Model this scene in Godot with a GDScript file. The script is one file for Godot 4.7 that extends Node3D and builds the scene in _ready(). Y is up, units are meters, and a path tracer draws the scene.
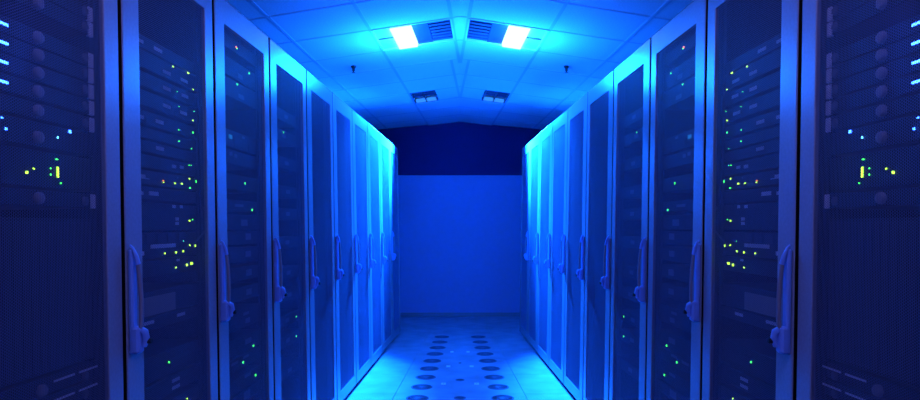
extends Node3D
# A server room aisle: two rows of ten cabinets that close in slightly towards the back wall,
# a shallow gabled tile ceiling, raised floor with round air outlets. Units: metres, y up.

const EYE := 1.16            # camera height
const YAW := 0.0422          # how far each row turns in towards the aisle's middle (radians)
const LEAN := 0.016          # how far the cabinets lean outward
const ROW := 0.955           # distance of the cabinet fronts from the camera, square to the row
const FIRST := 1.0945        # near edge of the first cabinet along the row
const PITCH := 0.5994        # cabinet spacing
const RIDGE := 2.496         # ceiling height over the middle of the aisle
const GABLE := 0.095         # fall of the ceiling per metre to either side
const SKEW := 0.18           # how far the tile rows run back per metre to either side
const BACK := -8.50          # back wall

var taken := {}
var flipped := {}
var M := {}

# ---------------------------------------------------------------- meshes
class Shape:
	var v := PackedVector3Array()
	var n := PackedVector3Array()
	func tri(a: Vector3, b: Vector3, c: Vector3) -> void:      # counter-clockwise seen from outside
		var k := (b - a).cross(c - a)
		if k.length_squared() < 1e-20:
			return
		k = k.normalized()
		v.append_array([a, c, b])
		n.append_array([k, k, k])
	func quad(a: Vector3, b: Vector3, c: Vector3, d: Vector3) -> void:
		tri(a, b, c)
		tri(a, c, d)
	func smooth_quad(p: Array, q: Array) -> void:
		v.append_array([p[0], p[2], p[1], p[0], p[3], p[2]])
		n.append_array([q[0], q[2], q[1], q[0], q[3], q[2]])
	func box(lo: Vector3, hi: Vector3, e := 0.0, t := Transform3D.IDENTITY) -> Shape:
		var c := (lo + hi) / 2.0
		var h := (hi - lo) / 2.0
		e = minf(e, 0.49 * minf(h.x, minf(h.y, h.z)) * 2.0)
		for ax in 3:
			var a1 := (ax + 1) % 3
			var a2 := (ax + 2) % 3
			for s in [-1.0, 1.0]:
				var f := []
				for k in [[-1, -1], [1, -1], [1, 1], [-1, 1]]:
					var p := Vector3.ZERO
					p[ax] = s * h[ax]
					p[a1] = k[0] * (h[a1] - e)
					p[a2] = k[1] * (h[a2] - e)
					f.append(t * (c + p))
				if s < 0:
					f.reverse()
				quad(f[0], f[1], f[2], f[3])
		if e > 0.0:
			for ax in 3:                               # the twelve chamfers
				var a1 := (ax + 1) % 3
				var a2 := (ax + 2) % 3
				for s1 in [-1.0, 1.0]:
					for s2 in [-1.0, 1.0]:
						var f := []
						for k in [[-1, 0], [1, 0], [1, 1], [-1, 1]]:
							var p := Vector3.ZERO
							p[ax] = k[0] * (h[ax] - e)
							p[a1] = s1 * (h[a1] - (e if k[1] else 0.0))
							p[a2] = s2 * (h[a2] - (0.0 if k[1] else e))
							f.append(t * (c + p))
						if s1 * s2 < 0:
							f.reverse()
						quad(f[0], f[1], f[2], f[3])
			for sx in [-1.0, 1.0]:                     # the eight corners
				for sy in [-1.0, 1.0]:
					for sz in [-1.0, 1.0]:
						var a := t * (c + Vector3(sx * h.x, sy * (h.y - e), sz * (h.z - e)))
						var b := t * (c + Vector3(sx * (h.x - e), sy * h.y, sz * (h.z - e)))
						var d := t * (c + Vector3(sx * (h.x - e), sy * (h.y - e), sz * h.z))
						if sx * sy * sz > 0:
							tri(a, b, d)
						else:
							tri(a, d, b)
		return self
	func lathe(profile: Array, segs: int, t := Transform3D.IDENTITY) -> Shape:   # profile [radius, along] round the local z axis, from the back to the front
		for i in profile.size() - 1:
			var p0: Vector2 = profile[i]
			var p1: Vector2 = profile[i + 1]
			for k in segs:
				var a0 := TAU * k / segs
				var a1 := TAU * (k + 1) / segs
				var d0 := Vector3(cos(a0), sin(a0), 0)
				var d1 := Vector3(cos(a1), sin(a1), 0)
				quad(t * (d0 * p0.x + Vector3(0, 0, p0.y)), t * (d1 * p0.x + Vector3(0, 0, p0.y)), t * (d1 * p1.x + Vector3(0, 0, p1.y)), t * (d0 * p1.x + Vector3(0, 0, p1.y)))
		return self
	func sweep(path: Array, sizes: Array, segs: int, up: Vector3) -> Shape:      # an elliptic tube; sizes are half widths across and along the path's normal
		var rings := []
		var norms := []
		for i in path.size():
			var d: Vector3 = (path[mini(i + 1, path.size() - 1)] - path[maxi(i - 1, 0)]).normalized()
			var a := up.cross(d).normalized()
			var b := d.cross(a)
			var ring := []
			var nn := []
			for k in segs:
				var w := TAU * k / segs
				var s: Vector2 = sizes[i]
				ring.append(path[i] + a * cos(w) * s.x + b * sin(w) * s.y)
				nn.append((a * cos(w) / s.x + b * sin(w) / s.y).normalized())
			rings.append(ring)
			norms.append(nn)
		for i in path.size() - 1:
			for k in segs:
				var j := (k + 1) % segs
				smooth_quad([rings[i][k], rings[i][j], rings[i + 1][j], rings[i + 1][k]], [norms[i][k], norms[i][j], norms[i + 1][j], norms[i + 1][k]])
		for k in segs:
			var j := (k + 1) % segs
			tri(path[0], rings[0][j], rings[0][k])
			tri(path[-1], rings[-1][k], rings[-1][j])
		return self
	func loops(rects: Array) -> Shape:                 # successive rectangles [x0, y0, x1, y1, z], outside first, joined by faces
		for i in rects.size() - 1:
			var p := corners(rects[i])
			var q := corners(rects[i + 1])
			for k in 4:
				var j := (k + 1) % 4
				quad(p[k], p[j], q[j], q[k])
		return self
	func corners(r: Array) -> Array:
		return [Vector3(r[0], r[1], r[4]), Vector3(r[2], r[1], r[4]), Vector3(r[2], r[3], r[4]), Vector3(r[0], r[3], r[4])]
	func slab(poly: Array, dz: Vector3) -> Shape:      # a flat polygon, counter-clockwise seen from the side that shows, with thickness dz behind it
		for i in range(1, poly.size() - 1):
			tri(poly[0], poly[i], poly[i + 1])
			tri(poly[0] + dz, poly[i + 1] + dz, poly[i] + dz)
		for i in poly.size():
			var j := (i + 1) % poly.size()
			quad(poly[j], poly[i], poly[i] + dz, poly[j] + dz)
		return self
	func mesh() -> ArrayMesh:
		var a := []
		a.resize(Mesh.ARRAY_MAX)
		a[Mesh.ARRAY_VERTEX] = v
		a[Mesh.ARRAY_NORMAL] = n
		var m := ArrayMesh.new()
		m.add_surface_from_arrays(Mesh.PRIMITIVE_TRIANGLES, a)
		return m

# ---------------------------------------------------------------- naming
func numbered(called: String) -> String:
	var k: int = taken.get(called, 0)
	taken[called] = k + 1
	return called if k == 0 else "%s_%03d" % [called, k]

func tag(o: Node3D, label: String, category: String, group := "") -> Node3D:
	o.set_meta("label", label)
	o.set_meta("category", category)
	if group:
		o.set_meta("group", group)
	return o

func thing(called: String, label: String, category: String, at: Transform3D, group := "") -> Node3D:
	var o := Node3D.new()
	o.name = numbered(called)
	add_child(o)
	o.transform = at
	return tag(o, label, category, group)

func obj(called: String, m: Mesh, mat: Material, parent: Node3D = null) -> MeshInstance3D:
	var o := MeshInstance3D.new()
	o.mesh = m
	o.material_override = mat
	if parent == null:
		o.name = numbered(called)
		add_child(o)
	else:
		o.name = called
		parent.add_child(o, true)
	return o

func struct(called: String, m: Mesh, mat: Material) -> MeshInstance3D:
	var o := obj(called, m, mat)
	o.set_meta("kind", "structure")
	return o

func copy_of(o: Node3D, label: String) -> Node3D:
	var c: Node3D = o.duplicate()
	c.name = numbered(o.name.rstrip("0123456789").rstrip("_"))
	add_child(c)
	c.set_meta("label", label)
	return c

# ---------------------------------------------------------------- the row across the aisle: the same things with the opposite hand
func flip(t: Transform3D) -> Transform3D:
	var k := Basis.from_scale(Vector3(-1, 1, 1))
	return Transform3D(k * t.basis * k, Vector3(-t.origin.x, t.origin.y, t.origin.z))

func flip_mesh(m: Mesh) -> Mesh:
	if not flipped.has(m):
		var s := m.surface_get_arrays(0)
		var v: PackedVector3Array = s[Mesh.ARRAY_VERTEX]
		var n: PackedVector3Array = s[Mesh.ARRAY_NORMAL]
		var w := Shape.new()
		for i in range(0, v.size(), 3):
			for k in [0, 2, 1]:
				w.v.append(v[i + k] * Vector3(-1, 1, 1))
				w.n.append(n[i + k] * Vector3(-1, 1, 1))
		flipped[m] = w.mesh()
	return flipped[m]

func flip_node(o: Node3D) -> Node3D:
	var c: Node3D
	if o is MultiMeshInstance3D:
		c = MultiMeshInstance3D.new()
		if not flipped.has(o.multimesh):
			var mm := MultiMesh.new()
			mm.transform_format = MultiMesh.TRANSFORM_3D
			mm.mesh = flip_mesh(o.multimesh.mesh)
			mm.instance_count = o.multimesh.instance_count
			for i in mm.instance_count:
				mm.set_instance_transform(i, flip(o.multimesh.get_instance_transform(i)))
			flipped[o.multimesh] = mm
		c.multimesh = flipped[o.multimesh]
		c.material_override = o.material_override
	elif o is MeshInstance3D:
		c = MeshInstance3D.new()
		c.mesh = flip_mesh(o.mesh)
		c.material_override = o.material_override
	elif o is OmniLight3D or o is AreaLight3D or o is SpotLight3D:
		c = o.duplicate()
	else:
		c = Node3D.new()
	c.transform = flip(o.transform)
	for key in o.get_meta_list():
		c.set_meta(key, o.get_meta(key))
	for child in o.get_children():
		var d := flip_node(child)
		d.name = child.name
		c.add_child(d, true)
	return c

func opposite(o: Node3D) -> Node3D:
	var c := flip_node(o)
	c.name = numbered(String(o.name).rstrip("0123456789").rstrip("_"))
	for key in ["label", "group"]:
		if c.has_meta(key):
			c.set_meta(key, String(c.get_meta(key)).replace("left", "right"))
	add_child(c)
	return c

# ---------------------------------------------------------------- materials
func lin(r: float, g: float, b: float) -> Color:
	return Color(r, g, b).linear_to_srgb()

func mat(called: String, c: Color, rough := 0.6, metal := 0.0, spec := 0.5) -> StandardMaterial3D:
	var m := StandardMaterial3D.new()
	m.resource_name = called
	m.albedo_color = c
	m.roughness = rough
	m.metallic = metal
	m.metallic_specular = spec
	M[called] = m
	return m

func glow(called: String, c: Color, energy: float) -> StandardMaterial3D:
	var m := mat(called, Color(0.02, 0.02, 0.02), 0.5)
	m.emission_enabled = true
	m.emission = c
	m.emission_energy_multiplier = energy
	return m

func grain(seed_no: int, freq: float, lo: float, hi: float, octaves := 4) -> NoiseTexture2D:
	var f := FastNoiseLite.new()
	f.seed = seed_no
	f.frequency = freq
	f.fractal_octaves = octaves
	var r := Gradient.new()
	r.set_color(0, Color(lo, lo, lo))
	r.set_color(1, Color(hi, hi, hi))
	var t := NoiseTexture2D.new()
	t.width = 512
	t.height = 512
	t.seamless = true
	t.noise = f
	t.color_ramp = r
	return t

func coat(m: StandardMaterial3D, tex: Texture2D, scale_: float) -> StandardMaterial3D:
	m.albedo_texture = tex
	m.uv1_triplanar = true
	m.uv1_world_triplanar = true
	m.uv1_scale = Vector3.ONE * scale_
	return m

func materials() -> void:
	coat(mat("cabinet_paint", Color(0.56, 0.59, 0.63), 0.26, 0.0, 0.5), grain(3, 0.05, 0.93, 1.0), 3.0)
	mat("cabinet_body", Color(0.10, 0.10, 0.11), 0.6)
	mat("interior_black", Color(0.055, 0.055, 0.06), 0.8)
	mat("mesh_steel", Color(0.36, 0.41, 0.53), 0.55, 0.0, 0.4)
	mat("handle_plastic", Color(0.46, 0.64, 0.88), 0.35)
	mat("grip_grey", Color(0.50, 0.50, 0.52), 0.45)
	mat("rubber_black", Color(0.035, 0.035, 0.04), 0.9, 0.0, 0.2)  # shade of the door gaps, as a colour
	mat("lock_black", Color(0.04, 0.04, 0.045), 0.4)
	mat("server_black", Color(0.045, 0.048, 0.065), 0.5)
	mat("server_grey", Color(0.06, 0.07, 0.105), 0.5)
	mat("blade_grey", Color(0.14, 0.155, 0.20), 0.5)
	mat("label_white", Color(0.86, 0.87, 0.88), 0.55)
	mat("label_grey", Color(0.50, 0.52, 0.56), 0.6)  # white labels of the farther cabinets, their dimness put into the colour
	mat("knob_steel", Color(0.55, 0.54, 0.54), 0.35)
	mat("beige_panel", Color(0.62, 0.60, 0.55), 0.5)
	mat("cable_grey", Color(0.35, 0.36, 0.38), 0.5)
	coat(mat("floor_laminate", Color(0.62, 0.66, 0.72), 0.55), grain(11, 0.012, 0.80, 1.0, 5), 0.55)
	mat("floor_under", Color(0.16, 0.16, 0.17), 0.8)
	mat("outlet_plastic", Color(0.33, 0.35, 0.43), 0.6)
	mat("outlet_well", Color(0.25, 0.27, 0.34), 0.9)
	mat("plate_white", Color(0.95, 0.96, 0.97), 0.3)  # white that stands in for glints on the floor
	coat(mat("ceiling_board", Color(0.94, 0.95, 0.96), 0.9, 0.0, 0.2), grain(21, 0.09, 0.90, 1.0, 3), 1.6)
	mat("grid_steel", Color(0.76, 0.79, 0.83), 0.6)
	mat("ceiling_slab", Color(0.3, 0.3, 0.3), 0.9)
	coat(mat("wall_paint", Color(0.56, 0.60, 0.77), 0.8, 0.0, 0.3), grain(31, 0.03, 0.975, 1.0), 0.8)
	mat("wall_dark", Color(0.14, 0.15, 0.32), 0.85, 0.0, 0.2)  # upper back wall: shade above the lamps' reach put into the colour
	mat("baseboard_vinyl", Color(0.50, 0.52, 0.55), 0.5)
	mat("reflector", Color(0.88, 0.90, 0.92), 0.35)
	mat("fixture_grey", Color(0.26, 0.28, 0.32), 0.5)
	mat("louvre_dark", Color(0.24, 0.27, 0.34), 0.5)
	mat("louvre_slat", Color(0.30, 0.32, 0.38), 0.5)
	mat("sprinkler_metal", Color(0.10, 0.10, 0.11), 0.4)
	glow("lamp_glass", LAMPWHITE, 5.0)
	glow("lens_glass", lin(0.03, 0.25, 1.0), 1.1)
	glow("led_green", lin(0.05, 1.0, 0.10), 5.0)
	glow("led_lime", lin(0.45, 1.0, 0.04), 4.5)
	glow("led_orange", lin(1.0, 0.25, 0.02), 4.0)
	glow("led_blue", lin(0.02, 0.10, 1.0), 22.0)
	glow("led_teal", lin(0.02, 0.32, 0.75), 0.9)
	glow("led_cyan", lin(0.08, 0.40, 1.0), 10.0)

var AZURE := lin(0.003, 0.13, 1.0)
var LAMPWHITE := lin(0.20, 0.50, 1.0)
var VIOLET := lin(0.28, 0.25, 1.0)  # colour of the fill lamps added over the camera

# ---------------------------------------------------------------- where things stand
func row_basis() -> Basis:                 # x along the left row away from the camera, y up the leaning cabinet, z out into the aisle
	var d := Vector3(sin(YAW), 0, -cos(YAW))
	var out := Vector3(cos(YAW), 0, sin(YAW))
	var up := Vector3.UP * cos(LEAN) - out * sin(LEAN)
	return Basis(d, up, d.cross(up))

func row_point(along: float) -> Vector3:   # on the floor at the left row's fronts
	var b := row_basis()
	var l := Vector3(-cos(YAW), 0, -sin(YAW))
	return b.x * along + l * (ROW - LEAN * EYE)

func cabinet_at(i: int) -> Transform3D:
	return Transform3D(row_basis(), row_point(FIRST + PITCH * i))

func ceiling_y(x: float) -> float:
	return RIDGE - GABLE * absf(x)

func column_x(d: float, z: float) -> float:       # a ceiling line that runs along the left row, d metres square from the camera
	return -(d - (-z) * tan(YAW)) if d > 0.0 else 0.0

func ceil_point(f: float, r: float) -> Vector3:   # ceiling grid of the fixture column: f across (0 outer, 1 inner), r tile rows from the first fixture
	var zr := -(4.225 + 0.53 * r)
	var x0 := column_x(0.77, zr - 0.1)
	var x1 := column_x(0.234, zr)
	var x := lerpf(x0, x1, f)
	return Vector3(x, ceiling_y(x), zr - SKEW * absf(x))

# ---------------------------------------------------------------- cabinets
func make_cabinet() -> Node3D:
	var c := thing("server_cabinet", "", "cabinet", cabinet_at(0), "server cabinets in the left row")
	var w := PITCH
	obj("side_panel", Shape.new().box(Vector3(0.0, 0.03, -1.0), Vector3(0.018, 1.98, -0.045), 0.002).mesh(), M.cabinet_body, c)
	obj("side_panel", Shape.new().box(Vector3(w - 0.018, 0.03, -1.0), Vector3(w, 1.98, -0.045), 0.002).mesh(), M.cabinet_body, c)
	obj("rear_panel", Shape.new().box(Vector3(0.018, 0.03, -1.0), Vector3(w - 0.018, 1.98, -0.99)).mesh(), M.interior_black, c)
	obj("top_panel", Shape.new().box(Vector3(0.0, 1.98, -1.0), Vector3(w, 2.0, -0.031), 0.004).mesh(), M.cabinet_body, c)
	obj("bottom_panel", Shape.new().box(Vector3(0.018, 0.03, -0.99), Vector3(w - 0.018, 0.05, -0.035)).mesh(), M.interior_black, c)
	obj("plinth", Shape.new().box(Vector3(0.01, 0.0, -0.98), Vector3(w - 0.01, 0.03, -0.03)).mesh(), M.lock_black, c)
	for x in [0.035, w - 0.058]:
		obj("mounting_rail", Shape.new().box(Vector3(x, 0.06, -0.075), Vector3(x + 0.022, 1.97, -0.045)).mesh(), M.server_black, c)
	# the door: a pressed frame round a perforated sheet
	var x0 := 0.012
	var x1 := w - 0.001
	var y0 := 0.030
	var y1 := 1.998
	var ix0 := 0.100
	var ix1 := ix0 + 0.4305
	var iy0 := 0.106
	var iy1 := 1.902
	var f := Shape.new().loops([
		[x0 + 0.002, y0 + 0.002, x1 - 0.002, y1 - 0.002, -0.012], [x0 + 0.002, y0 + 0.002, x1 - 0.002, y1 - 0.002, -0.0018], [x0 + 0.006, y0 + 0.006, x1 - 0.006, y1 - 0.006, 0.0],
		[ix0 - 0.002, iy0 - 0.002, ix1 + 0.002, iy1 + 0.002, 0.0], [ix0 - 0.0005, iy0 - 0.0005, ix1 + 0.0005, iy1 + 0.0005, -0.001], [ix0, iy0, ix1, iy1, -0.003], [ix0, iy0, ix1, iy1, -0.012], [x0 + 0.001, y0 + 0.001, x1 - 0.001, y1 - 0.001, -0.029]])
	var door := obj("door", f.mesh(), M.cabinet_paint, c)
	obj("edge_seal", Shape.new().loops([[x0 + 0.003, y0, x1 - 0.003, y1, -0.029], [x0, y0, x1, y1, -0.027], [x0, y0, x1, y1, -0.003], [x0 + 0.002, y0 + 0.002, x1 - 0.002, y1 - 0.002, -0.002]]).mesh(), M.rubber_black, door)  # black strip added so the gap between doors looks shaded
	# perforated sheet: a patch of hexagonal holes, laid 7 by 12
	var p := 0.006
	var rr := p / sqrt(3.0)
	var ri := 0.00302
	var patch := Shape.new()
	for col in 12:
		for row in 25:
			var o := Vector3((col * 1.5 + 1.0) * rr, (row + 0.5 + (0.5 if col % 2 else 0.0)) * p, 0)
			for k in 6:
				var d0 := Vector3(cos(TAU * k / 6), sin(TAU * k / 6), 0)
				var d1 := Vector3(cos(TAU * (k + 1) / 6), sin(TAU * (k + 1) / 6), 0)
				patch.quad(o + d0 * ri, o + d0 * rr, o + d1 * rr, o + d1 * ri)
				patch.quad(o + d0 * ri + Vector3(0, 0, -0.0008), o + d0 * ri, o + d1 * ri, o + d1 * ri + Vector3(0, 0, -0.0008))
	var mm := MultiMesh.new()
	mm.transform_format = MultiMesh.TRANSFORM_3D
	mm.mesh = patch.mesh()
	mm.instance_count = 84
	for i in 84:
		mm.set_instance_transform(i, Transform3D(Basis.IDENTITY, Vector3(ix0 - 0.0025 + (i % 7) * 18.0 * rr, iy0 - 0.002 + (i / 7) * 25.0 * p, -0.0035)))
	var sheet := MultiMeshInstance3D.new()
	sheet.name = "perforated_sheet"
	sheet.multimesh = mm
	sheet.material_override = M.mesh_steel
	sheet.set_meta("kind", "stuff")
	door.add_child(sheet)
	# swing handle
	var hx := 0.038
	var plate := Shape.new()
	plate.box(Vector3(hx - 0.017, 0.820, 0.0), Vector3(hx + 0.009, 1.098, 0.013), 0.004)
	plate.box(Vector3(hx - 0.017, 0.820, 0.0), Vector3(hx + 0.017, 0.892, 0.027), 0.006)
	obj("handle_plate", plate.mesh(), M.handle_plastic, door)
	var tip := Shape.new()
	tip.sweep([Vector3(hx - 0.013, 1.110, 0.006), Vector3(hx - 0.012, 1.102, 0.012), Vector3(hx - 0.008, 1.080, 0.019), Vector3(hx - 0.003, 1.058, 0.022)], [Vector2(0.003, 0.002), Vector2(0.005, 0.004), Vector2(0.008, 0.006), Vector2(0.009, 0.006)], 10, Vector3(0, 0, 1))
	obj("handle_tip", tip.mesh(), M.handle_plastic, door)
	var grip := Shape.new()
	grip.sweep([Vector3(hx - 0.003, 1.060, 0.021), Vector3(hx, 1.02, 0.024), Vector3(hx + 0.002, 0.97, 0.026), Vector3(hx + 0.002, 0.92, 0.026), Vector3(hx + 0.002, 0.895, 0.025), Vector3(hx + 0.002, 0.880, 0.022)],
		[Vector2(0.0075, 0.005), Vector2(0.0075, 0.0055), Vector2(0.008, 0.0055), Vector2(0.008, 0.0055), Vector2(0.008, 0.0055), Vector2(0.008, 0.005)], 12, Vector3(0, 0, 1))
	obj("handle_grip", grip.mesh(), M.grip_grey, door)
	obj("handle_shoulder", Shape.new().sweep([Vector3(hx - 0.002, 0.884, 0.025), Vector3(hx + 0.006, 0.876, 0.033), Vector3(hx + 0.010, 0.858, 0.034), Vector3(hx + 0.010, 0.836, 0.028)], [Vector2(0.010, 0.006), Vector2(0.012, 0.008), Vector2(0.012, 0.009), Vector2(0.010, 0.006)], 10, Vector3(0, 0, 1)).mesh(), M.handle_plastic, door)
	obj("lock_cylinder", Shape.new().lathe([Vector2(0.0075, 0.0), Vector2(0.0075, 0.013), Vector2(0.006, 0.015), Vector2(0.0, 0.015)], 14, Transform3D(Basis.IDENTITY, Vector3(hx + 0.012, 0.851, 0.033))).mesh(), M.lock_black, door)
	return c

# ---------------------------------------------------------------- what stands in the cabinets
const NTH := ["first", "second", "third", "fourth", "fifth", "sixth", "seventh", "eighth", "ninth", "tenth", "eleventh", "twelfth", "thirteenth", "fourteenth", "fifteenth", "sixteenth", "seventeenth", "eighteenth", "nineteenth"]
var unit_mesh := {}

func cached(key: String, make: Callable) -> Mesh:
	if not unit_mesh.has(key):
		unit_mesh[key] = make.call().mesh()
	return unit_mesh[key]

func unit(cab: int, nth: int, y: float, h: float, called: String, look: String, bits: Array) -> void:
	var t := cabinet_at(cab)
	var z := -0.035
	var u := thing(called, "%s, %s from top in %s left cabinet" % [look, NTH[nth], NTH[cab]], "switch" if called == "network_switch" else "server",
		Transform3D(t.basis, t * Vector3(PITCH / 2, y, z)), "equipment in the %s left cabinet" % NTH[cab])
	var black := called in ["storage_array", "network_switch", "patch_panel"]
	var key := "%d" % roundi(h * 1000)
	obj("chassis", cached("c" + key, func(): return Shape.new().box(Vector3(-0.222, 0.0015, -0.62), Vector3(0.222, h - 0.0015, -0.004), 0.002)), M.server_black, u)
	obj("faceplate", cached("f" + key, func(): return Shape.new().box(Vector3(-0.221, 0.002, -0.006), Vector3(0.221, h - 0.002, 0.0), 0.0015)), M.server_black if black else M.server_grey, u)
	for s in [-1.0, 1.0]:
		obj("rack_ear", cached("e%s%d" % [key, s], func(): return Shape.new().box(Vector3(minf(s * 0.222, s * 0.2415), 0.002, -0.008), Vector3(maxf(s * 0.222, s * 0.2415), h - 0.002, 0.001), 0.001)), M.label_white if called == "knob_server" else M.server_grey, u)
	for b in bits:
		var k: String = b[0]
		var at := Vector3(b[1] + 0.0162 * (b[2] - EYE) * (1.43 + PITCH * cab), b[2] - y, 0.0)
		var o: MeshInstance3D
		match k:
			"knob":
				o = obj("round_latch", cached("knob", func(): return Shape.new().lathe([Vector2(0.0135, 0), Vector2(0.0135, 0.006), Vector2(0.0115, 0.010), Vector2(0.006, 0.012), Vector2(0.0, 0.012)], 20)), M.knob_steel, u)
			"oval":
				o = obj("oval_button", cached("oval", func(): return Shape.new().lathe([Vector2(0.011, 0), Vector2(0.011, 0.003), Vector2(0.008, 0.006), Vector2(0.0, 0.006)], 18)), M.cable_grey, u)
			"label":
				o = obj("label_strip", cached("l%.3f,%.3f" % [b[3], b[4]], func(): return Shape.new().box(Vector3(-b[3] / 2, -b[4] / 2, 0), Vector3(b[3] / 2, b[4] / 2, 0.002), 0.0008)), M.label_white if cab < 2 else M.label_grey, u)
			"panel":
				o = obj("front_panel", cached("p%.3f,%.3f" % [b[3], b[4]], func(): return Shape.new().box(Vector3(-b[3] / 2, -b[4] / 2, 0), Vector3(b[3] / 2, b[4] / 2, 0.003), 0.001)), M.beige_panel, u)
			"module":
				o = obj("module", cached("m%.3f,%.3f" % [b[3], b[4]], func(): return Shape.new().box(Vector3(-b[3] / 2, -b[4] / 2, 0), Vector3(b[3] / 2, b[4] / 2, 0.0025), 0.001)), M.blade_grey, u)
			_:
				var wd: float = b[3] if b.size() > 3 else 0.004
				var ht: float = b[4] if b.size() > 4 else 0.004
				o = obj("led_lamp", cached("d%.4f,%.4f" % [wd, ht], func(): return Shape.new().box(Vector3(-wd / 2, -ht / 2, 0), Vector3(wd / 2, ht / 2, 0.0025), 0.0008)), M["led_" + k], u)
		o.position = at
	opposite(u)

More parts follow.
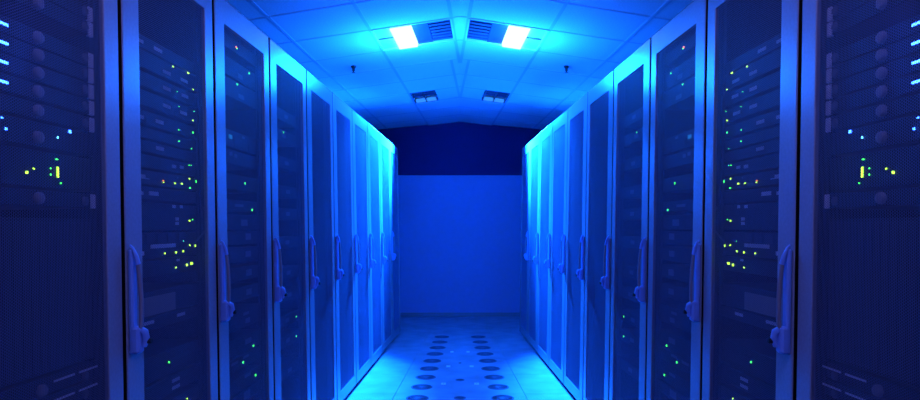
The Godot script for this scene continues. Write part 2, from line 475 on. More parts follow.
func equipment() -> void:
	var n := 0
	# first cabinet: thin servers with a round latch, an oval button and white ears; then a dark array, a blade chassis, two more
	for r in [[1.693, 0, 0], [1.654, 0, 0], [1.577, 1, 1], [1.538, 1, 1], [1.498, 1, 1], [1.457, 1, 1], [1.4145, 0, 0]]:
		var bits := [["knob", 0.021, r[0]], ["oval", 0.194, r[0]]]
		if r[1]:
			bits.append(["blue", -0.098, r[0], 0.060, 0.0055])
			bits.append(["cyan", -0.094, r[0], 0.048, 0.0030])
		unit(0, n, r[0] - 0.0195, 0.039, "knob_server", "thin dark server with round latch" if not r[1] else "thin dark server with blue light strip", bits)
		n += 1
	unit(0, n, 1.334, 0.058, "rack_server", "dark server with two bright blue lights", [["knob", 0.021, 1.356], ["cyan", 0.091, 1.365, 0.005, 0.005], ["blue", 0.135, 1.385, 0.009, 0.007], ["cyan", 0.135, 1.385, 0.0055, 0.0045], ["blue", -0.085, 1.382, 0.006, 0.003], ["blue", -0.074, 1.361, 0.006, 0.005]])
	n += 1
	unit(0, n, 1.245, 0.084, "storage_array", "black storage array with green light bar", [["lime", 0.091, 1.285, 0.0055, 0.025], ["lime", -0.012, 1.276, 0.0065, 0.006], ["lime", 0.010, 1.286, 0.004, 0.004], ["green", 0.102, 1.260, 0.004, 0.003], ["green", 0.087, 1.314, 0.008, 0.003], ["green", 0.066, 1.292, 0.003, 0.004], ["green", 0.066, 1.277, 0.003, 0.004], ["module", 0.160, 1.283, 0.014, 0.028], ["module", 0.185, 1.283, 0.006, 0.026]])
	n += 1
	unit(0, n, 1.203, 0.039, "knob_server", "thin dark server with round latch below the array", [["knob", 0.023, 1.222], ["oval", 0.194, 1.222]])
	n += 1
	var blades := []
	for k in 16:
		blades.append(["module", -0.206 + 0.0275 * k, 1.005, 0.024, 0.33])
	unit(0, n, 0.83, 0.35, "blade_chassis", "tall chassis of upright blades", blades)
	n += 1
	for r in [0.804, 0.760]:
		unit(0, n, r - 0.021, 0.042, "rack_server", "slim server with two long white strips" if r > 0.8 else "slim server with white strips, lowest seen", [["label", 0.115, r + 0.004, 0.075, 0.005], ["label", 0.207, r + 0.004, 0.075, 0.005], ["knob", 0.033, r - 0.006], ["oval", 0.194, r - 0.009]])
		n += 1
	# second cabinet
	n = 0
	var lw := 0.048
	for r in [
		[1.674, 0.042, "rack_server", "slim server with labels near the handle", [["label", -0.15, 1.693, 0.04, 0.010], ["label", -0.045, 1.694, lw, 0.011]]],
		[1.617, 0.056, "rack_server", "slim server with two labels and lime lights above", [["label", 0.010, 1.637, lw, 0.011], ["label", 0.128, 1.638, lw, 0.011], ["lime", 0.05, 1.666, 0.006, 0.005], ["lime", 0.155, 1.670, 0.012, 0.005], ["lime", 0.192, 1.622, 0.006, 0.004]]],
		[1.564, 0.046, "rack_server", "slim server with two white labels and no light", [["label", 0.010, 1.587, lw, 0.011], ["label", 0.133, 1.588, lw, 0.011], ["green", 0.08, 1.592, 0.003, 0.002]]],
		[1.507, 0.050, "rack_server", "slim server with two white labels, one lime light", [["label", 0.010, 1.532, lw, 0.011], ["label", 0.122, 1.530, lw, 0.011], ["lime", 0.192, 1.517, 0.006, 0.005], ["green", 0.09, 1.545, 0.003, 0.003], ["green", 0.2, 1.549, 0.004, 0.003]]],
		[1.454, 0.044, "rack_server", "slim server with labels off centre", [["label", -0.15, 1.474, 0.045, 0.011], ["label", -0.035, 1.476, lw, 0.011], ["green", 0.192, 1.476, 0.005, 0.006], ["green", 0.09, 1.470, 0.004, 0.003]]],
		[1.414, 0.036, "network_switch", "black switch with one small green light", [["green", 0.091, 1.434, 0.004, 0.004], ["green", 0.18, 1.42, 0.004, 0.003]]],
		[1.374, 0.037, "rack_server", "slim server with a single white label", [["label", -0.033, 1.395, lw, 0.011]]],
		[1.328, 0.042, "patch_panel", "black panel with two short white labels", [["label", 0.057, 1.349, 0.026, 0.011], ["label", 0.110, 1.351, 0.026, 0.010], ["green", 0.162, 1.363, 0.004, 0.004], ["green", 0.178, 1.363, 0.004, 0.003]]],
		[1.279, 0.046, "network_switch", "switch with orange and lime lights", [["label", -0.125, 1.303, 0.06, 0.012], ["module", -0.02, 1.310, 0.20, 0.022], ["label", -0.03, 1.316, 0.014, 0.006], ["label", 0.057, 1.315, 0.05, 0.008], ["orange", -0.014, 1.300, 0.007, 0.005], ["lime", -0.012, 1.294, 0.006, 0.003], ["lime", 0.063, 1.296, 0.007, 0.005], ["lime", 0.110, 1.298, 0.010, 0.005], ["lime", 0.166, 1.318, 0.007, 0.005], ["green", 0.169, 1.287, 0.007, 0.005], ["green", 0.215, 1.312, 0.003, 0.010]]],
		[1.235, 0.042, "rack_server", "slim server with two white labels side by side", [["label", -0.145, 1.255, 0.03, 0.010], ["label", -0.07, 1.257, 0.055, 0.012]]],
		[1.147, 0.084, "patch_panel", "black panel with small white squares", [["label", 0.057, 1.222, 0.022, 0.010], ["label", 0.107, 1.223, 0.018, 0.010], ["label", 0.077, 1.183, 0.022, 0.010], ["label", 0.077, 1.169, 0.022, 0.010], ["lime", 0.165, 1.178, 0.010, 0.005], ["green", 0.188, 1.182, 0.005, 0.004], ["module", -0.14, 1.205, 0.06, 0.024]]],
		[1.062, 0.080, "network_switch", "wide switch with grey sockets", [["module", -0.155, 1.124, 0.050, 0.030], ["module", -0.09, 1.124, 0.050, 0.030], ["module", -0.025, 1.124, 0.050, 0.030], ["module", 0.04, 1.124, 0.050, 0.030], ["module", 0.105, 1.124, 0.04, 0.03], ["label", -0.01, 1.100, 0.155, 0.012], ["label", -0.155, 1.082, 0.06, 0.012], ["green", 0.119, 1.112, 0.005, 0.005], ["lime", 0.168, 1.097, 0.007, 0.005], ["lime", 0.208, 1.094, 0.006, 0.008], ["lime", 0.119, 1.079, 0.008, 0.006], ["lime", 0.07, 1.077, 0.007, 0.006], ["lime", -0.002, 1.077, 0.006, 0.005]]],
		[1.010, 0.050, "network_switch", "black switch with one large lime light", [["lime", 0.147, 1.033, 0.011, 0.008], ["lime", 0.180, 1.036, 0.014, 0.008], ["lime", 0.07, 1.029, 0.006, 0.005], ["label", 0.085, 1.052, 0.02, 0.008]]],
		[0.894, 0.078, "rack_server", "dark server with a pale front panel", [["panel", -0.055, 0.926, 0.24, 0.055], ["green", -0.008, 0.929, 0.006, 0.005], ["module", -0.04, 0.926, 0.02, 0.02]]],
		[0.853, 0.040, "rack_server", "slim server just under the pale panel", [["label", -0.098, 0.879, 0.06, 0.010], ["label", 0.105, 0.877, 0.055, 0.010]]],
		[0.700, 0.080, "storage_array", "black array with a single green light", [["green", 0.024, 0.741, 0.006, 0.006], ["module", 0.1, 0.735, 0.14, 0.03]]],
		[0.640, 0.055, "patch_panel", "black panel with two stacked white labels", [["label", 0.07, 0.677, 0.05, 0.011], ["label", 0.07, 0.655, 0.05, 0.011], ["module", 0.04, 0.69, 0.03, 0.01]]],
		[0.575, 0.050, "network_switch", "black switch with green light at the bottom", [["lime", 0.147, 0.597, 0.006, 0.006], ["module", 0.16, 0.59, 0.05, 0.014]]]]:
		unit(1, n, r[0], r[1], r[2], r[3], r[4])
		n += 1
	n = 0
	for r in [
		[1.845, 0.055, "network_switch", "black switch with one orange light", [["orange", -0.026, 1.872, 0.010, 0.008], ["green", -0.018, 1.868, 0.006, 0.005]]],
		[1.740, 0.075, "rack_server", "server with a white square and green light", [["label", 0.016, 1.763, 0.05, 0.020], ["green", 0.116, 1.800, 0.008, 0.007]]],
		[1.660, 0.076, "network_switch", "black switch with three green lights", [["green", -0.145, 1.721, 0.007, 0.006], ["green", -0.145, 1.691, 0.007, 0.006], ["green", -0.016, 1.725, 0.010, 0.006], ["label", 0.027, 1.683, 0.06, 0.018]]],
		[1.465, 0.070, "rack_server", "server with a broad cyan glow", [["teal", -0.085, 1.506, 0.030, 0.016], ["module", 0.02, 1.490, 0.14, 0.030], ["label", 0.05, 1.520, 0.03, 0.010], ["module", 0.14, 1.485, 0.06, 0.02]]],
		[1.400, 0.058, "patch_panel", "black panel with two short labels", [["label", -0.08, 1.440, 0.03, 0.014], ["label", -0.03, 1.437, 0.03, 0.014]]],
		[1.300, 0.065, "network_switch", "black switch with a lone green light", [["green", 0.071, 1.335, 0.006, 0.010]]],
		[1.220, 0.045, "rack_server", "slim server with one long label", [["label", 0.005, 1.242, 0.09, 0.011], ["green", 0.151, 1.228, 0.009, 0.009]]],
		[1.145, 0.062, "rack_server", "server with a larger white square", [["label", 0.06, 1.174, 0.07, 0.026], ["module", -0.09, 1.174, 0.07, 0.025]]],
		[1.085, 0.055, "rack_server", "server with white square under the larger one", [["label", 0.105, 1.117, 0.06, 0.026], ["module", -0.06, 1.113, 0.08, 0.025]]],
		[1.015, 0.060, "rack_server", "server with white square at handle height", [["label", 0.105, 1.046, 0.06, 0.024], ["module", -0.06, 1.046, 0.08, 0.025]]],
		[0.940, 0.060, "rack_server", "server with white square beside handle", [["label", 0.113, 0.969, 0.06, 0.026], ["module", -0.06, 0.969, 0.08, 0.025]]],
		[0.860, 0.060, "rack_server", "server with white square by the lock", [["label", 0.113, 0.890, 0.06, 0.024], ["module", -0.06, 0.890, 0.08, 0.025]]],
		[0.750, 0.080, "rack_server", "server with two slanting rows of labels", [["label", 0.08, 0.805, 0.06, 0.012], ["label", 0.10, 0.775, 0.05, 0.02], ["module", -0.05, 0.79, 0.08, 0.025]]],
		[0.650, 0.070, "network_switch", "switch with white square above a green light", [["label", 0.105, 0.690, 0.07, 0.022], ["green", 0.165, 0.660, 0.010, 0.008]]],
		[0.590, 0.055, "network_switch", "black switch with two green lights wide apart", [["green", 0.049, 0.614, 0.010, 0.008], ["lime", -0.10, 0.611, 0.008, 0.008], ["label", -0.04, 0.628, 0.07, 0.011], ["label", 0.08, 0.632, 0.06, 0.011]]],
		[0.505, 0.060, "network_switch", "switch with label over a green light", [["green", 0.19, 0.532, 0.010, 0.009], ["label", 0.10, 0.552, 0.07, 0.012]]],
		[0.450, 0.050, "rack_server", "server with white square, lowest in view", [["label", 0.09, 0.476, 0.07, 0.030]]]]:
		unit(2, n, r[0], r[1], r[2], r[3], r[4])
		n += 1
	n = 0
	for r in [[1.70, 0.02], [1.60, -0.02], [1.47, 0.03], [1.33, 0.05], [1.22, 0.05], [1.08, 0.04], [0.93, 0.06], [0.82, 0.08], [0.70, 0.04], [0.60, 0.05], [0.45, 0.08]]:
		var bits := [["label", r[1], r[0], 0.06, 0.02], ["module", r[1] - 0.11, r[0], 0.07, 0.02]]
		if absf(r[0] - 1.60) < 0.01:
			bits.append(["green", -0.025, 1.617, 0.008, 0.007])
		if r[0] in [0.70, 0.60]:
			bits.append(["green", 0.193, r[0] - 0.004, 0.010, 0.009])
		unit(3, n, r[0] - 0.03, 0.06, "rack_server", ("server with pale square and green light" if bits.size() > 2 else "server with one pale square"), bits)
		n += 1
	# a loop of network cable in front of the second cabinet's panels
	var t := cabinet_at(1)
	var path := []
	var sizes := []
	for k in 15:
		var w := k / 14.0
		path.append(Vector3(0.205 + 0.055 * sin(PI * (0.22 + w * 0.62)) - 0.06 * maxf(0.0, w - 0.6) * 2.0, 1.225 - 0.115 * w, -0.020 + 0.006 * sin(PI * w)))
		sizes.append(Vector2(0.0028, 0.0028))
	var cable := obj("network_cable", Shape.new().sweep(path, sizes, 8, Vector3(0, 0, 1)).mesh(), M.cable_grey)
	cable.transform = Transform3D(t.basis, t * Vector3(PITCH / 2, 0, 0))
	tag(cable, "thin grey cable looping in front of panels in second left cabinet", "cable", "network cables")
	opposite(cable)

# ---------------------------------------------------------------- floor
func build_floor() -> void:
	var fl := struct("floor", Shape.new().box(Vector3(-2.4, -0.25, BACK - 0.2), Vector3(2.4, -0.035, 2.4)).mesh(), M.floor_under)
	var g := 0.0012
	for r in 18:
		var z1 := 2.13 - 0.61 * r                 # near edge
		var z0 := maxf(z1 - 0.61, BACK)
		if z0 >= z1:
			continue
		for c in [-3, -2, -1, 0, 1, 2, 3]:
			var edge := func(k: int, z: float) -> float:      # seam lines follow the row
				if k == 0:
					return 0.0
				var d := 0.64 + 0.60 * (absi(k) - 1)
				return clampf(-signi(k) * -1.0 * (d + z * tan(YAW)), -2.4, 2.4)
			var lo: int = c if c < 0 else (c if c > 0 else -1)
			var a: Array
			if c == 0:
				a = [edge.call(-1, z1), edge.call(1, z1), edge.call(1, z0), edge.call(-1, z0)]
			elif c < 0:
				a = [edge.call(c - 1, z1), edge.call(c, z1), edge.call(c, z0), edge.call(c - 1, z0)]
			else:
				a = [edge.call(c, z1), edge.call(c + 1, z1), edge.call(c + 1, z0), edge.call(c, z0)]
			if a[1] - a[0] < 0.02:
				continue
			var p := [Vector3(a[0] + g, -0.0012, z1 - g), Vector3(a[1] - g, -0.0012, z1 - g), Vector3(a[2] - g, -0.0012, z0 + g), Vector3(a[3] + g, -0.0012, z0 + g)]
			var q := [p[0] + Vector3(g, 0.0012, -g), p[1] + Vector3(-g, 0.0012, -g), p[2] + Vector3(-g, 0.0012, g), p[3] + Vector3(g, 0.0012, g)]
			var s := Shape.new().slab(p, Vector3(0, -0.034, 0))
			for k in 4:
				var j := (k + 1) % 4
				s.quad(p[k], p[j], q[j], q[k])
			s.quad(q[0], q[1], q[2], q[3])
			obj("floor_tile", s.mesh(), M.floor_laminate, fl)
	# round air outlets in two lines
	var up := Basis(Vector3.RIGHT, -PI / 2)
	var rim := Shape.new().lathe([Vector2(0.078, 0.0), Vector2(0.078, 0.002), Vector2(0.075, 0.004), Vector2(0.069, 0.004), Vector2(0.067, 0.001), Vector2(0.067, 0.0005)], 40).mesh()
	var well := Shape.new().lathe([Vector2(0.068, 0.0002), Vector2(0.0, 0.0002)], 40).mesh()
	var vanes := Shape.new().lathe([Vector2(0.016, 0.0), Vector2(0.016, 0.003), Vector2(0.013, 0.0038), Vector2(0.0, 0.0038)], 20)
	for k in 24:
		vanes.box(Vector3(0.015, -0.0022, 0.0003), Vector3(0.068, 0.0022, 0.0032), 0.0006, Transform3D(Basis(Vector3.BACK, TAU * k / 24), Vector3.ZERO))
	var vm := vanes.mesh()
	var place := ["second", "third", "fourth", "fifth", "sixth", "seventh", "eighth"]
	for k in 9:
		var z := 4.465 + 0.308 * k
		var x := -(0.2866 - (z - 4.47) * 0.0392)
		var l := "dark round air outlet in the floor, %s from camera in left line" % NTH[k]
		var o := thing("floor_outlet", l, "air outlet", Transform3D(up, Vector3(x, 0.0, -z)), "round outlets of the left line")
		obj("rim", rim, M.outlet_plastic, o)
		obj("well", well, M.outlet_well, o)
		obj("vanes", vm, M.outlet_plastic, o)
		opposite(o)
	var caps := [[4.47, 0.042, "nearer the camera"], [4.995, 0.034, "between the fifth outlets from the wall"], [5.61, 0.014, "tiny, farther down the aisle"]]  # slices of a further line of outlets, cut at the mirror line
	for k in 3:
		var s: float = caps[k][1]
		var o := thing("floor_plug", ["dark round floor plug on the aisle's middle, at the picture's bottom", "dark round floor plug on the aisle's middle, the broadest in full view", "tiny dark floor plug on the aisle's middle, farther from camera"][k], "floor plug", Transform3D(up, Vector3(0, 0, -caps[k][0])), "floor plugs along the middle")
		obj("rim", Shape.new().lathe([Vector2(s, 0), Vector2(s, 0.002), Vector2(s * 0.9, 0.003), Vector2(s * 0.78, 0.003), Vector2(s * 0.75, 0.0015)], 28).mesh(), M.outlet_plastic, o)
		obj("lid", Shape.new().lathe([Vector2(s * 0.76, 0.0012), Vector2(s * 0.7, 0.002), Vector2(0, 0.002)], 28).mesh(), M.outlet_well, o)
	var plates := [[4.87, 0.1215, 0.017], [5.475, 0.096, 0.016], [6.105, 0.074, 0.014]]  # small bright glints on the floor, painted as white plates
	for k in 3:
		var s: float = plates[k][2]
		var o := thing("floor_plate", "small white plate on the floor inside the left outlets, %s from camera" % NTH[k], "plate", Transform3D(up, Vector3(-plates[k][1], 0, -plates[k][0])), "small white plates of the left line")
		obj("plate", Shape.new().box(Vector3(-s, -0.028, 0), Vector3(s, 0.028, 0.003), 0.0012).mesh(), M.plate_white, o)
		obj("screw", Shape.new().lathe([Vector2(0.004, 0.003), Vector2(0.004, 0.004), Vector2(0, 0.004)], 10).mesh(), M.knob_steel, o)
		opposite(o)

# ---------------------------------------------------------------- walls
func build_walls() -> void:
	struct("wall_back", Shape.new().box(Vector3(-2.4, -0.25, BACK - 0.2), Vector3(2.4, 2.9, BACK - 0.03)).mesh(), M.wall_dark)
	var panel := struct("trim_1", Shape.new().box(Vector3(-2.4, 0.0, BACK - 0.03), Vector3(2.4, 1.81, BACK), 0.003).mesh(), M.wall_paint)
	panel.set_meta("label", "pale panelling on the lower back wall")
	struct("baseboard_back", Shape.new().loops([[-2.4, 0.0, 2.4, 0.052, BACK], [-2.4, 0.0, 2.4, 0.052, BACK + 0.008], [-2.397, 0.003, 2.397, 0.048, BACK + 0.011], [-2.3, 0.02, 2.3, 0.03, BACK + 0.011], [-2.2, 0.024, 2.2, 0.025, BACK + 0.011]]).mesh(), M.baseboard_vinyl)
	struct("wall_left", Shape.new().box(Vector3(-2.6, -0.25, BACK - 0.2), Vector3(-2.4, 2.9, 2.6)).mesh(), M.wall_paint)
	struct("wall_right", Shape.new().box(Vector3(2.4, -0.25, BACK - 0.2), Vector3(2.6, 2.9, 2.6)).mesh(), M.wall_paint)
	struct("wall_front", Shape.new().box(Vector3(-2.6, -0.25, 2.4), Vector3(2.6, 2.9, 2.6)).mesh(), M.wall_paint)

# ---------------------------------------------------------------- ceiling
func lift(p: Vector2, dy := 0.0) -> Vector3:       # p is (x, z) in plan
	return Vector3(p.x, ceiling_y(p.x) + dy, p.y)

func plan_slab(poly: PackedVector2Array, low: float, thick: float) -> Mesh:
	var pts := []
	for p in poly:
		pts.append(lift(p, low))
	# faces show downward
	var k: Vector3 = (pts[1] - pts[0]).cross(pts[2] - pts[0])
	if k.y > 0:
		pts.reverse()
	return Shape.new().slab(pts, Vector3(0, thick, 0)).mesh()

func shrunk(poly: PackedVector2Array, by: float) -> PackedVector2Array:
	var r := Geometry2D.offset_polygon(poly, -by, Geometry2D.JOIN_MITER)
	return r[0] if r.size() else PackedVector2Array()

func build_ceiling() -> void:
	var s := Shape.new()
	for side in [-1.0, 1.0]:
		var p := [Vector2(0, 2.6), Vector2(side * 2.6, 2.6), Vector2(side * 2.6, BACK - 0.2), Vector2(0, BACK - 0.2)]
		var pts := []
		for q in p:
			pts.append(lift(q, 0.045))
		if side > 0:
			pts.reverse()
		if (pts[1] - pts[0]).cross(pts[2] - pts[0]).y > 0:
			pts.reverse()
		s.slab(pts, Vector3(0, 0.15, 0))
	var ce := struct("ceiling", s.mesh(), M.ceiling_slab)
	var half := PackedVector2Array([Vector2(-2.4, 2.4), Vector2(0.004, 2.4), Vector2(0.004, BACK), Vector2(-2.4, BACK)])
	var made := []
	for r in range(-7, 9):                          # tile rows along the aisle
		var za := -(4.225 + 0.53 * r)
		var zb := za - 0.53
		if za > 0.6:
			continue
		var inner := 0.234 if r < 2 else 0.295 if r < 5 else -1.0
		var lines := [2.36, 1.83, 1.295, 0.77, inner, -0.4] if inner > 0 else [2.36, 1.83, 1.295, 0.77, 0.234, -0.4]
		for c in lines.size() - 1:
			var quad_ := PackedVector2Array()
			for q in [[c, za], [c + 1, za], [c + 1, zb], [c, zb]]:
				var d: float = lines[q[0]]
				if r == 4 and c == 3 and q[0] == 3:      # the small fixture takes half of this one
					d = 0.515
				var z: float = q[1]
				var x: float = -(d + z * tan(YAW)) if d > 0 else 0.3
				x = -(d - (-z + SKEW * absf(x)) * tan(YAW)) if d > 0 else 0.3
				quad_.append(Vector2(x, z + SKEW * x))
			if r == 0 and c == 3:
				continue                             # the lamp fills this one
			for piece in Geometry2D.intersect_polygons(quad_, half):
				var whole: PackedVector2Array = piece
				tile(whole, ce, made)
	# runners along the aisle and cross tees between them
	for d in [2.36, 1.83, 1.295, 0.77]:
		bar(Vector2(-(d - 0.5 * tan(YAW)), -0.5), Vector2(-(d + BACK * tan(YAW)), BACK), 0.022, "runner", ce)
	bar(Vector2(-(0.234 - 0.5 * tan(YAW)), -0.5), Vector2(-(0.234 - 5.42 * tan(YAW)), -5.42), 0.022, "runner", ce)
	bar(Vector2(-(0.295 - 5.3 * tan(YAW)), -5.3), Vector2(-(0.295 - 6.85 * tan(YAW)), -6.85), 0.022, "runner", ce)
	for r in range(-6, 9):
		var z := -(4.225 + 0.53 * r)
		for c in 4:
			var d0: float = [2.36, 1.83, 1.295, 0.77][c]
			var d1: float = [1.83, 1.295, 0.77, 0.0][c]
			var x0 := -(d0 - (-z + 0.1) * tan(YAW))
			var x1 := -(d1 - (-z + 0.1) * tan(YAW)) if d1 > 0 else 0.0
			if z + SKEW * x1 < BACK:
				continue
			bar(Vector2(maxf(x0, -2.4), z + SKEW * maxf(x0, -2.4)), Vector2(x1, z + SKEW * x1), 0.018, "cross_tee", ce)

func tile(poly: PackedVector2Array, ce: Node3D, _made: Array) -> void:
	var p := shrunk(poly, 0.004)
	if p.size() < 3:
		return
	var area := 0.0
	for i in p.size():
		area += p[i].cross(p[(i + 1) % p.size()])
	if absf(area) < 0.004:
		return
	var tri := p
	if p.size() > 4:                                # an L-shaped tile round a fixture
		var s := Shape.new()
		var ix := Geometry2D.triangulate_polygon(p)
		for i in range(0, ix.size(), 3):
			var q := [lift(p[ix[i]]), lift(p[ix[i + 1]]), lift(p[ix[i + 2]])]
			if (q[1] - q[0]).cross(q[2] - q[0]).y > 0:
				q.reverse()
			s.slab(q, Vector3(0, 0.018, 0))
		var m := s.mesh()
		obj("ceiling_tile", m, M.ceiling_board, ce)
		obj("ceiling_tile", flip_mesh(m), M.ceiling_board, ce)
		return
	var mesh := plan_slab(tri, 0.0, 0.018)
	obj("ceiling_tile", mesh, M.ceiling_board, ce)
	obj("ceiling_tile", flip_mesh(mesh), M.ceiling_board, ce)

func bar(a: Vector2, b: Vector2, w: float, called: String, ce: Node3D) -> void:
	var k := (b - a).normalized().orthogonal() * w / 2
	var m := plan_slab(PackedVector2Array([a + k, b + k, b - k, a - k]), -0.002, 0.010)
	obj(called, m, M.grid_steel, ce)
	obj(called, flip_mesh(m), M.grid_steel, ce)

func far_corners() -> Array:                       # outer near, inner near, inner far, outer far: half a tile of the fifth row
	var c := []
	for k in [[0.758, 6.345], [0.520, 6.345], [0.520, 6.875], [0.758, 6.875]]:
		var x := column_x(k[0], -k[1] - 0.07)
		c.append(Vector3(x, ceiling_y(x), -k[1] + SKEW * x))
	return c

func frame_between(c: Array, u0: float, u1: float, v0: float, v1: float, low: float, high: float) -> Shape:   # a block in a fixture's own grid: u across, v along the aisle
	var q := []
	for k in [[u0, v0], [u1, v0], [u1, v1], [u0, v1]]:
		q.append(c[0].lerp(c[1], k[0]).lerp(c[3].lerp(c[2], k[0]), k[1]) + Vector3(0, low, 0))
	if (q[1] - q[0]).cross(q[2] - q[0]).y > 0:
		q.reverse()
	return Shape.new().slab(q, Vector3(0, high - low, 0))

func ceiling_light(row: float, label: String, lit: Color, power: float) -> Node3D:
	var c := [ceil_point(0, row), ceil_point(1, row), ceil_point(1, row + 1), ceil_point(0, row + 1)]
	var mid: Vector3 = (c[0] + c[1] + c[2] + c[3]) / 4.0
	var base := Vector3(mid.x, mid.y, mid.z)
	var o := thing("ceiling_light", label, "ceiling light", Transform3D(Basis.IDENTITY, base), "recessed ceiling lights")
	for k in 4:
		c[k] -= base
	var s := Shape.new()
	for e in [[0.0, 0.02, 0.0, 1.0], [0.98, 1.0, 0.0, 1.0], [0.0, 1.0, 0.0, 0.03], [0.0, 1.0, 0.97, 1.0]]:
		var b := frame_between(c, e[0], e[1], e[2], e[3], -0.005, 0.03)
		s.v.append_array(b.v)
		s.n.append_array(b.n)
	obj("frame", s.mesh(), M.reflector, o)
	obj("housing", frame_between(c, 0.0, 1.0, 0.0, 1.0, 0.03, 0.042).mesh(), M.fixture_grey, o)
	obj("reflector", frame_between(c, 0.02, 0.23, 0.03, 0.44, 0.006, 0.03).mesh(), M.reflector, o)
	obj("reflector", frame_between(c, 0.02, 0.23, 0.54, 0.97, 0.006, 0.03).mesh(), M.reflector, o)
	obj("divider", frame_between(c, 0.02, 0.23, 0.45, 0.53, 0.012, 0.03).mesh(), M.fixture_grey, o)
	obj("lamp_panel", frame_between(c, 0.24, 0.49, 0.03, 0.97, -0.012, 0.03).mesh(), M.lamp_glass if lit == AZURE else M.lamp_glass_near, o)
	obj("side_plate", frame_between(c, 0.50, 0.70, 0.03, 0.97, 0.008, 0.03).mesh(), M.fixture_grey, o)
	for k in 7:
		obj("louvre_slat", frame_between(c, 0.71, 0.97, 0.06 + k * 0.13, 0.06 + k * 0.13 + 0.075, 0.006, 0.022).mesh(), M.louvre_slat, o)
	obj("louvre_well", frame_between(c, 0.70, 0.98, 0.03, 0.97, 0.022, 0.03).mesh(), M.louvre_dark, o)
	var face: Vector3 = c[0].lerp(c[1], 0.365).lerp(c[3].lerp(c[2], 0.365), 0.5)
	var l := OmniLight3D.new()
	l.name = "lamp"
	l.light_color = lit
	l.light_energy = power
	l.light_size = 0.12
	l.omni_range = 14.0
	l.omni_attenuation = 2.0
	l.shadow_enabled = true
	l.position = face + Vector3(0, -0.22, 0)
	o.add_child(l)
	return o

func small_light() -> Node3D:
	var c := far_corners()
	var base: Vector3 = (c[0] + c[1] + c[2] + c[3]) / 4.0
	var o := thing("louvred_light", "small dark louvred ceiling light in the left half, near the back wall", "ceiling light", Transform3D(Basis.IDENTITY, base), "small louvred lights")
	for k in 4:
		c[k] -= base
	var s := Shape.new()
	for e in [[0.0, 0.05, 0.0, 1.0], [0.95, 1.0, 0.0, 1.0], [0.0, 1.0, 0.0, 0.04], [0.0, 1.0, 0.97, 1.0]]:
		var b := frame_between(c, e[0], e[1], e[2], e[3], -0.006, 0.03)
		s.v.append_array(b.v)
		s.n.append_array(b.n)
	obj("frame", s.mesh(), M.fixture_grey, o)
	obj("housing", frame_between(c, 0.0, 1.0, 0.0, 1.0, 0.03, 0.042).mesh(), M.louvre_dark, o)
	obj("divider", frame_between(c, 0.48, 0.52, 0.04, 0.97, -0.004, 0.03).mesh(), M.fixture_grey, o)
	obj("louvre_slat", frame_between(c, 0.05, 0.95, 0.20, 0.24, 0.0, 0.025).mesh(), M.louvre_dark, o)
	obj("louvre_slat", frame_between(c, 0.05, 0.95, 0.42, 0.46, 0.0, 0.025).mesh(), M.louvre_dark, o)
	for u in [[0.06, 0.47], [0.53, 0.94]]:
		obj("lamp_lens", frame_between(c, u[0], u[1], 0.82, 0.97, -0.006, 0.02).mesh(), M.lens_glass, o)
	var l := SpotLight3D.new()  # spot added in this fixture to brighten the far cabinets
	l.name = "lamp"
	l.light_color = AZURE
	l.light_energy = 410.0
	l.light_size = 0.07
	l.spot_angle = 37.0
	l.spot_angle_attenuation = 1.0
	l.spot_range = 14.0
	l.spot_attenuation = 2.0
	l.shadow_enabled = true
	var face: Vector3 = c[0].lerp(c[1], 0.5).lerp(c[3].lerp(c[2], 0.5), 0.86)
	l.transform = Transform3D(Basis.looking_at(Vector3(-0.68, -0.75, 0.76)), face + Vector3(0, -0.06, 0.0))
	o.add_child(l)
	return o

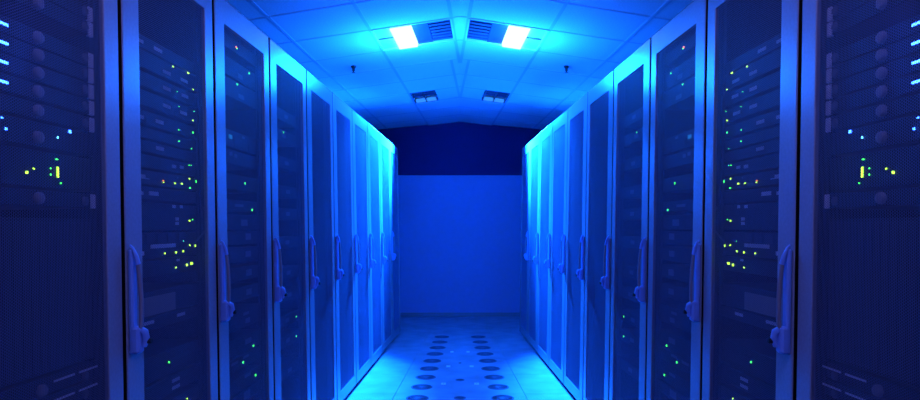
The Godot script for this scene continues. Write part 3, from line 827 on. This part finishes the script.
func sprinkler() -> void:
	var at := Vector3(-0.836, ceiling_y(0.836), -5.207)
	var o := thing("sprinkler_head", "small dark sprinkler hanging from the ceiling above the left row", "sprinkler", Transform3D(Basis(Vector3.RIGHT, PI / 2), at), "ceiling sprinklers")
	obj("escutcheon", Shape.new().lathe([Vector2(0.021, -0.002), Vector2(0.021, 0.006), Vector2(0.014, 0.018), Vector2(0.011, 0.02)], 20).mesh(), M.sprinkler_metal, o)
	obj("body", Shape.new().lathe([Vector2(0.011, 0.018), Vector2(0.011, 0.036), Vector2(0.008, 0.04), Vector2(0.005, 0.05), Vector2(0.0, 0.05)], 16).mesh(), M.sprinkler_metal, o)
	obj("deflector", Shape.new().lathe([Vector2(0.0, 0.050), Vector2(0.014, 0.050), Vector2(0.014, 0.053), Vector2(0.0, 0.054)], 20).mesh(), M.sprinkler_metal, o)
	opposite(o)

# ---------------------------------------------------------------- the scene
func _ready() -> void:
	var cam := Camera3D.new()
	cam.name = "camera"
	cam.projection = Camera3D.PROJECTION_FRUSTUM
	cam.near = 0.05
	cam.far = 60.0
	cam.size = 0.05 * 400.0 / 663.0
	cam.frustum_offset = Vector2(0, 0.05 * 26.0 / 663.0)
	cam.position = Vector3(0, EYE, 0)
	add_child(cam)
	cam.current = true
	var env := Environment.new()
	env.background_mode = Environment.BG_COLOR
	env.background_color = Color(0, 0, 0)
	env.tonemap_mode = Environment.TONE_MAPPER_LINEAR
	env.tonemap_exposure = 1.0
	env.sdfgi_enabled = true
	env.ssao_enabled = true
	env.ssil_enabled = true
	var we := WorldEnvironment.new()
	we.name = "environment"
	we.environment = env
	add_child(we)
	materials()
	glow("lamp_glass_near", VIOLET, 5.0)

	build_walls()
	build_floor()
	build_ceiling()

	opposite(ceiling_light(0, "bright white ceiling lamp beside a dark grille, in the left half", AZURE, 2.1))
	opposite(ceiling_light(-7, "ceiling lamp over the camera, in the left half", VIOLET, 0.46))  # unseen pair added to fill the near cabinets with violet light
	opposite(small_light())
	sprinkler()

	var cab := make_cabinet()
	var twin := opposite(cab)
	for i in 10:
		for s in 2:
			var o: Node3D = [cab, twin][s]
			var l := "grey cabinet with perforated door, %s from the camera in the %s row" % [NTH[i], ["left", "right"][s]]
			if i > 0:
				o = copy_of(o, l)
			o.set_meta("label", l)
			o.transform = cabinet_at(i) if s == 0 else flip(cabinet_at(i))
	equipment()
